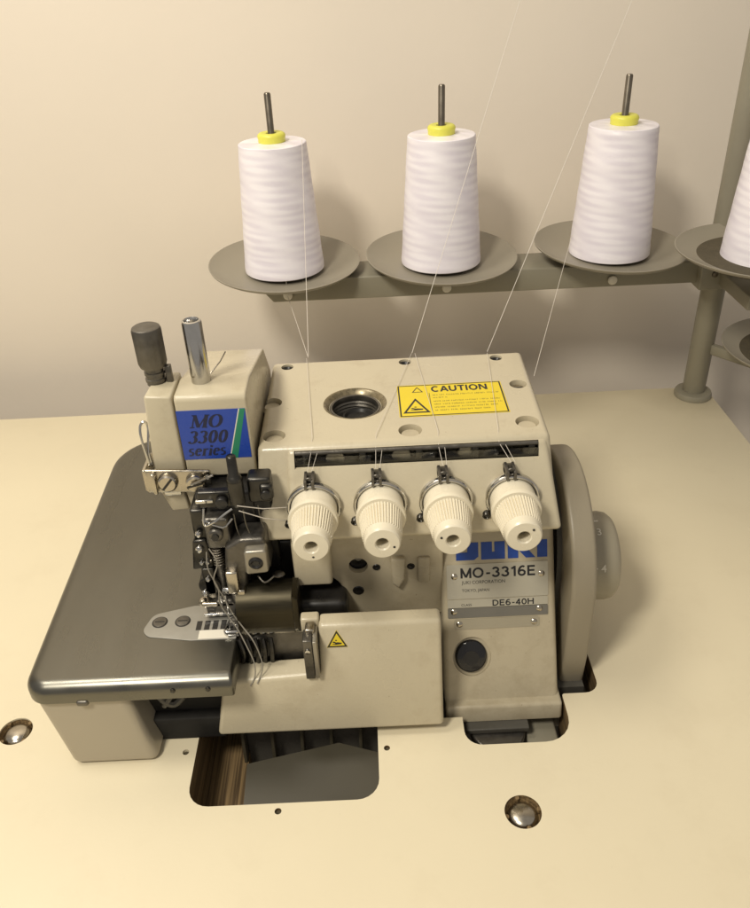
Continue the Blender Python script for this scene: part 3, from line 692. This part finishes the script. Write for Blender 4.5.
q = M().lathe([(12.0, .55), (16.8, .5), (17, .62), (20.4, .6)], (-16.4, 63.6, 0), (0, 0, 1), 20); q.build('needle_bar', 'gunmetal', sm)
for dx in (0, .55):
    M().lathe([(11.4, .05), (12.2, .11), (14.2, .13)], (-16.6+dx, 62.0, 0), (0, 0, 1), 10).build('needle', 'chrome', sm)
# cast presser arm with square clamp
q = M().prism([(-15.2, 20.6), (-13.6, 21.6), (-11.2, 21.6), (-10.9, 17.6), (-13.4, 17.2), (-13.7, 13.6), (-15.3, 13.2), (-15.6, 17.0)], 'y', 61.6, 64.6); q.build('presser_arm', 'gunmetal', sm, bevel=.4, seg=4)
q = M().prism(rpoly([(-13.3, 17.9), (-11.0, 18.1), (-11.0, 20.9), (-13.2, 20.8)], .35), 'y', 60.6, 62); q.build('square_clamp', 'clampgrey', sm, bevel=.2)
q = M().lathe([(0, .72), (.1, .72), (.25, .5), (.1, .3), (.1, 0)], (-12.15, 60.62, 19.4), (0, -1, 0), 28, cap=False); q.build('clamp_screw', 'black', sm)
q = M().box(-15.4, -14.2, 60.7, 62.3, 15.4, 18.2); q.box(-14.6, -13.7, 60.7, 62, 13.7, 15.8); q.build('arm_step', 'nickel', sm, bevel=.18)
q = M().cyl((-13.9, 60.9, 11.6), (-14.2, 61.2, 13.8), .55, seg=20); q.build('foot_pin', 'chrome', sm, bevel=.1)
q = M().prism([(-17.8, 11.15), (-15.0, 11.15), (-14.7, 12.6), (-15.6, 13.4), (-17.2, 13.3)], 'y', 62.0, 65); q.box(-18.4, -15.2, 62.3, 65, 11.15, 12.3); q.build('presser_foot', 'gunmetal', sm, bevel=.25)
q = M().box(-18.6, -15.4, 61.8, 62.2, 11.5, 11.8); q.build('foot_edge', 'chrome', sm, bevel=.05)
q = M().prism(rpoly([(-16.4, 59.1), (-14.6, 59.2), (-14.4, 61.3), (-15.8, 61.6)], .4), 'z', 11.1, 11.75); q.build('foot_toe', 'chrome', sm, bevel=.2)
q = M().tube([(-12.3, 61.5, 17.0), (-11.6, 60.9, 16.6), (-10.6, 61.0, 17.3)], .1, smooth=4); q.ball((-10.4, 62.5, 16.2), .5, (1.3, 1, .6)); q.build('looper_tip', 'gunmetal', sm)
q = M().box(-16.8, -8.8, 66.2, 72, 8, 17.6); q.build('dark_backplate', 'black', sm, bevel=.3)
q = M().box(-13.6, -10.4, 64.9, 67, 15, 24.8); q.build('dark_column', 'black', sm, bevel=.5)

q = M()
for k in range(7): q.torus((-16.4, 63.4, 17.4+k*.32), (0, .1, 1), .55, .09, 20, 6)
q.build('spring', 'nickel', sm)
q = M().prism([(-17.2, 26.9), (-14.2, 26.9), (-14.0, 27.6), (-17.3, 27.5)], 'y', 63.4, 66); q.bm.free()
for (x, y, z) in ((-12.9, 62.2, 23.2), (-13.9, 62.4, 22.6), (-11.6, 63.2, 22.9)):
    M().tube([(x, y, z+1.6), (x+.1, y-.2, z), (x+.3, y-.1, z-1.2)], .07, smooth=4).build('guide_wire', 'gunmetal', sm)
M().rcyl((-16.4, 62.8, 14.2), (-14.9, 62.6, 14.2), .42, .12).build('clamp_pin', 'chrome', sm)
M().rcyl((-18.6, 62.9, 12.8), (-18.6, 62.2, 12.8), .5, .15).build('hinge_pin', 'nickel', sm)
M().box(-18.7, -15.3, 62.0, 63.2, 12.6, 13.1).build('foot_bar', 'nickel', sm, bevel=.12)
# rolled bronze-coloured guard over the loopers
arcp = [(61.9-2.35*math.sin(R(a)), 13.4+2.2*math.cos(R(a))) for a in range(-20, 91, 10)]
arcp += [(59.55, 11.3), (59.75, 11.3)]+[(61.9-2.15*math.sin(R(a)), 13.4+2.0*math.cos(R(a))) for a in range(90, -21, -10)]
q = M().prism(arcp, 'x', -14.7, -8.45); q.build('rolled_guard', 'bronze', sm, smooth=50)
q = M().prism([(-9.0, 15.9), (-8.4, 15.4), (-8.3, 11.2), (-9.0, 11.2)], 'y', 59.4, 62.5); q.build('guard_end', 'bronze', sm, bevel=.1)
M().box(-14.9, -8.3, 59.3, 59.6, 11.1, 11.3).build('guard_edge', 'chrome', sm)
# dark looper well
q = M().box(-15.0, -6.3, 59.4, 60, 1.0, 11.0); q.build('looper_well', 'gunmetal', sm)
q = M(); 
for k in range(5): q.tube([(-14.6+k*.75, 58.6, 8), (-14.3+k*.72, 58.3, 9.6), (-14.7+k*.8, 58.8, 11)], .25, smooth=4)
q.build('looper_arm', 'darkmetal', sm)
q = M().lathe([(0, 1.6), (.4, 1.5), (.5, .3)], (-12.9, 59.4, 9.2), (0, -1, 0), 28); q.build('looper_disc', 'darkmetal', sm)

# --- looper cover
q = M(); L_ = [(-17.7, 1.1), (5.85, 1.1), (5.75, 13.6), (-6.4, 13.6), (-6.55, 8.0), (-16.5, 7.6)]
A = q.verts([(x, 54.9+(z-1.1)*.2138, z) for x, z in L_]); B = q.verts([(x, (59.5 if x > -6.5 and z > 9 else 59.0), z) for x, z in L_])
q.face(A[::-1]); q.face(B)
for i in range(6): q.face((A[i], A[(i+1) % 6], B[(i+1) % 6], B[i]))
lc = q.build('looper_cover', 'cream', sm, bevel=.45, seg=5)
LC = Flat((0, 54.9, 1.1), (1, 0, 0), (0, 3.1, 14.5))
q = M(); 
P = [(-5.7, 10.2), (-3.6, 10.2), (-4.64, 12.2)]
LC.poly(q, P, 0, .03); wl = q.build('warning_label', 'yellow', sm)
q = M(); tri(q, LC, -4.65, 10.22, 2.05, .034, .26, .94); handmark(q, LC, -4.75, 10.5, 1.05, .036); q.build('warning_mark', 'ink', wl)
q = M().box(-7.95, -7.0, 55.9, 57.6, 7.9, 13.2); q.build('hinge_plate', 'gunmetal', sm, bevel=.12)
q = M().box(-6.95, -6.55, 55.7, 58, 8.2, 13.2); q.build('hinge_strip', 'clampgrey', sm, bevel=.08)
q = M().lathe([(0, .28), (.2, .25), (.25, 0)], (-7.5, 55.9, 11.9), (0, -1, 0), 16, cap=False); q.build('hinge_screw', 'chrome', sm)
q = M().box(-8.2, -6.35, 58.2, 59.4, 12.0, 13.9); q.build('cover_shoulder', 'cream', sm, bevel=.25)
q = M().box(-7.7, -6.8, 56.9, 58.2, 12.9, 13.7); q.build('hinge_block', 'nickel', sm, bevel=.15)

# --- cloth plate
def plate_ring(i):
    return rpoly([(-35.3+i, 53.4+i), (-14.75-i*.25, 53.4+i), (-14.75-i*.25, 100.5-i), (-36.7+i, 100.5-i)], [max(2.4-i, .3), .3, .3, max(7-i, .5)], 10)
layers = [(8.9, .25), (8.9, 0), (9.7, 0)]+[(9.7+1.3*math.sin(R(a)), 1.3*(1-math.cos(R(a)))) for a in range(15, 91, 15)]
q = M(); rings = [q.verts([(x, y, z) for x, y in plate_ring(i)]) for z, i in layers]
for A, B in zip(rings, rings[1:]):
    for k in range(len(A)): q.face((A[k], A[(k+1) % len(A)], B[(k+1) % len(A)], B[k]))
q.face(rings[0][::-1]); q.face(rings[-1])
cp = q.build('cloth_plate', 'steel', sm, smooth=50)
q = M()
for x in (-20.6, -17.2): q.lathe([(-.05, .26), (.06, .24), (.1, 0)], (x, 53.38, 9.95), (0, -1, 0), 14, cap=False)
q.build('edge_screws', 'darkmetal', cp)
q = M().prism(rpoly([(-24.9, 60.6), (-24.2, 59.7), (-19.6, 58.9), (-15.0, 58.9), (-15.0, 63.9), (-20.0, 64.0), (-24.2, 62.9)], [1.1, 1.0, 1.5, .1, .1, 1.5, 1.3]), 'z', 11.0, 11.09)
tpl = q.build('throat_plate', 'plate', sm, bevel=.03)
for x in (-23.3, -20.9):
    q = M().lathe([(0.01, .82), (.02, .72)], (x, 61.7, 11.09), (0, 0, 1), 28, cap=False); q.build('countersink', 'black', tpl)
    q = M().lathe([(0, .72), (.07, .68), (.1, .55), (.1, 0)], (x, 61.7, 11.09), (0, 0, 1), 28, cap=False); c = q.build('plate_screw', 'gunmetal', tpl)
    q = M(); q.box(x-.5, x+.5, 61.62, 61.78, 11.18, 11.2); q.build('slot', 'black', c)
q = M()
for k in range(4): q.box(-19.35+k*.85, -18.8+k*.85, 60.3, 61.6, 11.092, 11.11)
q.build('feed_slot', 'black', tpl)
q = M().box(-18.9, -15.7, 59.0, 60.2, 11.092, 11.13); q.build('reflection_patch', 'white', tpl)  # pale patch paints a bright reflection onto the throat plate
q = M().prism([(-15.8, 59.0), (-14.75, 59.2), (-14.8, 61.6), (-15.6, 61.8)], 'z', 11.1, 11.2); q.build('stitch_tongue', 'chrome', tpl)

# --- casing under the cloth plate
q = M().hexa([(-32.4, 52.9, 0.02), (-23.5, 52.9, 0.02), (-23.5, 98, 0.02), (-32.4, 98, 0.02)], [(-34.7, 54.0, 9.35), (-25.6, 54.0, 9.35), (-25.6, 99, 9.35), (-35.4, 99, 9.35)])
q.build('side_casing', 'box', sm, bevel=.9, seg=6)
M().box(-30.2, -29.0, 53.2, 53.9, 8.5, 9.2).build('casing_screw', 'gunmetal', sm, bevel=.25)
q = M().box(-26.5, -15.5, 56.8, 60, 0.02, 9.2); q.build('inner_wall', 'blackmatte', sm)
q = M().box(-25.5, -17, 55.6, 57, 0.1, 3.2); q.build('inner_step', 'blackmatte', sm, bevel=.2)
q = M().cyl((-20.2, 56.6, 7.4), (-20.2, 55.6, 7.4), 1.0, seg=24); q.tube([(-23.6, 55.8, 8.4), (-22.6, 55.5, 6.4), (-21.6, 55.6, 5.6), (-20.6, 55.9, 6.4)], .4, smooth=4); q.tube([(-22.6, 55.4, 5.6), (-21.4, 55.4, 7.4)], .3); q.build('inner_linkage', 'castgrey', sm)
q = M().cyl((-17.6, 55.4, 8.2), (-17.6, 56.6, 8.2), .4, seg=16); q.cyl((-16.6, 55.0, 7.8), (-16.6, 56.6, 7.8), .3, seg=16); q.build('linkage_bolt', 'darkmetal', sm)

# --- base below the table top
q = M().box(-15.6, 6, 58.2, 84, -16, 1.0); q.box(6, 22, 60.6, 84, -16, -.5); q.build('base_casting', 'castgrey', sm)
q = M()
for k in range(5): q.hexa([(-16.2+k*3.2, 56.8, -12), (-15.8+k*3.2, 56.8, -12), (-15.8+k*3.2, 59, -12), (-16.2+k*3.2, 59, -12)], [(-15.9+k*3.2, 56.9, .9), (-15.55+k*3.2, 56.9, .9), (-15.55+k*3.2, 59, .9), (-15.9+k*3.2, 59, .9)])
q.build('cooling_fins', 'pangrey', sm, bevel=.08)
q = M(); Bk = [(-15.2, 54.6, -3.2), (-5.4, 56.6, -3.0), (0.2, 54.9, -3.3), (0.6, 40, -6.6), (-15.3, 40, -6.6)]
A = q.verts(Bk); Bv = q.verts([(a, b, c-.4) for a, b, c in Bk]); q.face(A); q.face(Bv[::-1])
for i in range(5): q.face((A[i], Bv[i], Bv[(i+1) % 5], A[(i+1) % 5]))
q.build('oil_pan', 'pangrey', sm)
M().box(8.4, 15.2, 56.2, 60.8, -2.2, -1.5).build('base_shelf', 'castgrey', sm, bevel=.15)
q = M().prism([(11.9+3.0*math.cos(R(a)), 57.2+3.3*math.sin(R(a))) for a in range(180, 361, 10)], 'z', -3.4, -2.3); q.build('rubber_mount', 'gunmetal', sm, bevel=.3)
M().box(15.0, 18.4, 50.5, 62, -6.5, -3.2).build('base_foot', 'stand', sm, bevel=.3)
M().box(18.8, 22.3, 60.0, 66, -6.5, -3.0).build('base_foot', 'stand', sm, bevel=.3)

# ================================================================== the thread stand
st = thing('thread_stand', 'grey metal thread stand with round dishes clamped to the table edge behind the machine', 'thread stand', (57, 124.5, 0))
PX, PY = 57, 124.5
M().rcyl((PX, PY, 0.05), (PX, PY, 95), 1.9, .2, 40).build('post', 'stand', st)
M().lathe([(0.02, 3.15), (.5, 3.2), (1.0, 3.0), (1.15, 2.6), (1.2, 1.9)], (PX, PY, 0), (0, 0, 1), 40, cap=False).build('flange', 'stand', st)
q = M().hexa([(-15.0, 121.0, 22.4), (58, 121.0, 22.4), (58, 128.5, 22.4), (-15.0, 128.5, 22.4)], [(-17.9, 121.0, 26.0), (58, 121.0, 26.0), (58, 128.5, 26.0), (-17.9, 128.5, 26.0)])
q.build('cross_bar', 'stand', st, bevel=.2)
M().box(52.4, 61.4, 119.6, 129.5, 21.6, 25.7).build('clamp', 'stand', st, bevel=.25)
M().box(58.8, 59.1, 119.5, 119.7, 21.8, 25.5).build('clamp_gap', 'black', st)
M().lathe([(0, .5), (.25, .42), (.3, 0)], (54.6, 119.6, 24.2), (0, -1, 0), 20, cap=False).build('clamp_screw', 'rod', st)
def dish(x, y, z, pin=True, tx=0, ty=0, s=1.0):
    T = Vector((math.sin(R(ty)), -math.sin(R(tx)), 1)).normalized(); o = (x, y, z)
    q = M().lathe([(-.35, 0), (-.35, 3.5), (.0, 8.6), (1.05, 11.4*s), (1.4, 11.9*s), (1.65, 12.0*s), (1.68, 11.85*s), (1.35, 11.3*s), (.3, 8.6), (-.05, 3.6), (-.05, 0)], o, T, 72, cap=False)
    d = q.build('spool_dish', 'disc', st, origin=o, smooth=40)
    if pin: M().lathe([(-.4, .5), (26.1, .5), (26.3, .38), (26.35, 0)], o, (0, 0, 1), 16, cap=False).build('spool_pin', 'rod', d)
    M().lathe([(-.02, 0), (.28, 0), (.28, 5.2 if not s > 1 else 10.1), (.02, 5.35 if not s > 1 else 10.25)], (x, y, z+.3), T, 48, cap=False).build('felt_pad', 'felt', d)
    return d
SP = [(-13.0, 124.5, 26.4), (12.0, 124.5, 26.4), (38.9, 124.5, 26.6)]
dish(*SP[0], tx=3.5, ty=1.5); dish(*SP[1], tx=3.5, ty=1.5); dish(*SP[2], ty=2.5, tx=2)
SP4 = (57.6, 111.0, 29.4)
dish(*SP4, ty=0, s=1.06)
dish(67.6, 112.0, 13.0, pin=False, s=1.02)
M().box(55.5, 59.5, 109, 121, 22.4, 24.6).build('side_arm', 'stand', st, bevel=.2)
M().cyl((57.6, 111, 23), (57.6, 111, 29.1), 1.0).build('pin_socket', 'stand', st)
M().prism([(56.2, 125), (58.2, 124), (69, 112), (67, 111.2)], 'z', 8.6, 10.4).build('side_arm', 'stand', st, bevel=.2)
for x in (-12.6, 12.6, 38.9):
    q = M().rcyl((x, 121.0, 23.6), (x, 120.4, 23.6), .75, .25, 20); q.build('rod_cap', 'white', st)

# ================================================================== thread cones
def cone(x, y, z, label, seed):
    t = thing('thread_cone', label, 'thread cone', (x, y, z), 'white thread cones standing on the thread stand')
    rnd = random.Random(seed)
    prof = [(.0, 5.2), (.03, 6.15), (.15, 6.28)]
    n = 70
    for i in range(1, n):
        f = i/n; r = 6.3+(5.05-6.3)*f+rnd.uniform(-.008, .008)+.02*math.sin(f*23+seed)
        prof.append((.3+f*18.75, r))
    prof += [(19.12, 5.02), (19.2, 4.9), (19.28, 2.0), (18.9, 1.9)]
    M().lathe(prof, (x, y, z), (0, 0, 1), 64, cap=False).build('wound_thread', 'cone', t, smooth=32)
    M().lathe([(-.5, 4.2), (-.05, 4.5), (.0, 4.4), (.0, 1.0)], (x, y, z+.05), (0, 0, 1), 40, cap=False).build('cone_foot', 'felt', t)
    M().lathe([(18.6, 1.95), (19.7, 2.0), (20.1, 2.08), (20.35, 2.0), (20.55, 1.75), (20.6, 1.5), (20.5, .8), (20.2, .65), (10, .7)], (x, y, z), (0, 0, 1), 36, cap=False).build('cone_core', 'core', t)
    return t
dz = .36
cone(SP[0][0], SP[0][1], SP[0][2]+dz, 'white thread cone on the leftmost dish, above the left end of the bar', 1)
cone(SP[1][0], SP[1][1], SP[1][2]+dz, 'white thread cone on the second dish from the left, above the yellow caution label', 2)
cone(SP[2][0], SP[2][1], SP[2][2]+dz, 'white thread cone on the third dish from the left, just left of the post', 3)
cone(SP4[0], SP4[1], SP4[2]+dz, 'white thread cone at the right edge, standing in front of the post', 4)

# ================================================================== threads
def strand(name, pts, r, label, mt='strand', smooth=0):
    o = M().tube(pts, r, 6, smooth=smooth).build(name, mt, origin=pts[-1]); return tag(o, label, 'thread')
strand('thread', [(-12.4, 118.35, 27.1), (-12.52, 119.9, 23.67), (-7.4, 86.6, 28.9)], .036, 'fine thread dropping from the foot of the leftmost cone past its white stud')
strand('thread', [(-8.14, 118.3, 47.3), (-7.38, 86.9, 28.9)], .036, 'nearly upright thread running down the right side of the leftmost cone')
strand('thread', [(25.0, 119.7, 73.9), (4.95, 86.4, 28.9)], .036, 'slanting thread crossing in front of the second cone to the machine top')
strand('thread', [(40.3, 119.9, 73.1), (13.8, 85.8, 28.9)], .036, 'slanting thread passing between the second and third cones')
strand('thread', [(31.04, 118, 32.05), (18.86, 82.7, 27.0)], .036, 'slanting thread from the foot of the third cone to the machine corner')
for (a, b, c, lb) in (((-7.6, 86.6, 28.75), (-6.2, 68.5, 28.75), (-6.6, 64.4, 27.3), 'above the leftmost tension knob'),
                      ((4.9, 86.6, 28.75), (0.2, 68.5, 28.75), (0.0, 64.4, 27.3), 'above the second tension knob from the left'),
                      ((5.3, 86.6, 28.75), (6.4, 68.5, 28.75), (6.5, 64.4, 27.3), 'above the third tension knob from the left'),
                      ((13.8, 85.8, 28.75), (12.4, 68.5, 28.75), (13.1, 64.4, 27.3), 'above the rightmost tension knob')):
    o = M(); o.tube([a, b, (b[0]-.1, 66.9, 28.0), c], .024, 6); o.tube([(b[0]+.5, 66.7, 27.9), (c[0]+.4, 64.6, 27.2)], .022, 6)
    tag(o.build('thread', 'strand', origin=a), 'fine thread over the machine top '+lb, 'thread')
strand('thread', [(-13.3, 61.7, 25.6), (-11.0, 62.4, 24.6), (-8.95, 64.1, 23.4)], .05, 'upper of two pale threads from the presser rod to the leftmost tension knob')
strand('thread', [(-13.2, 61.7, 25.0), (-11.0, 62.2, 23.6), (-9.0, 63.9, 21.9)], .05, 'lower of two pale threads from the presser rod to the leftmost tension knob')
strand('thread_tail', [(-16.6, 61.2, 21.0), (-15.9, 60.6, 19.6), (-16.5, 60.4, 17.6), (-15.8, 60.2, 15.6), (-15.2, 59.9, 13.8), (-14.2, 59.3, 12.2), (-13.2, 58.2, 11.5), (-12.6, 57.6, 10.0), (-12.4, 57.0, 8.6), (-13.0, 56.1, 7.4)], .07, 'grey thread tail looping from the needle down to the lower cover, right-hand strand', 'greystrand', 6)
strand('thread_tail', [(-16.9, 61.2, 20.6), (-16.9, 60.6, 18.9), (-16.2, 60.3, 16.6), (-16.3, 60.2, 14.8), (-15.6, 59.9, 13.2), (-14.7, 59.2, 11.9), (-13.8, 58.0, 10.6), (-13.2, 57.2, 9.3), (-13.2, 56.6, 8.0), (-13.7, 56.0, 7.2)], .07, 'grey thread tail looping from the needle down to the lower cover, left-hand strand', 'greystrand', 6)

for o in bpy.data.objects:
    if '_o' in o: del o['_o']
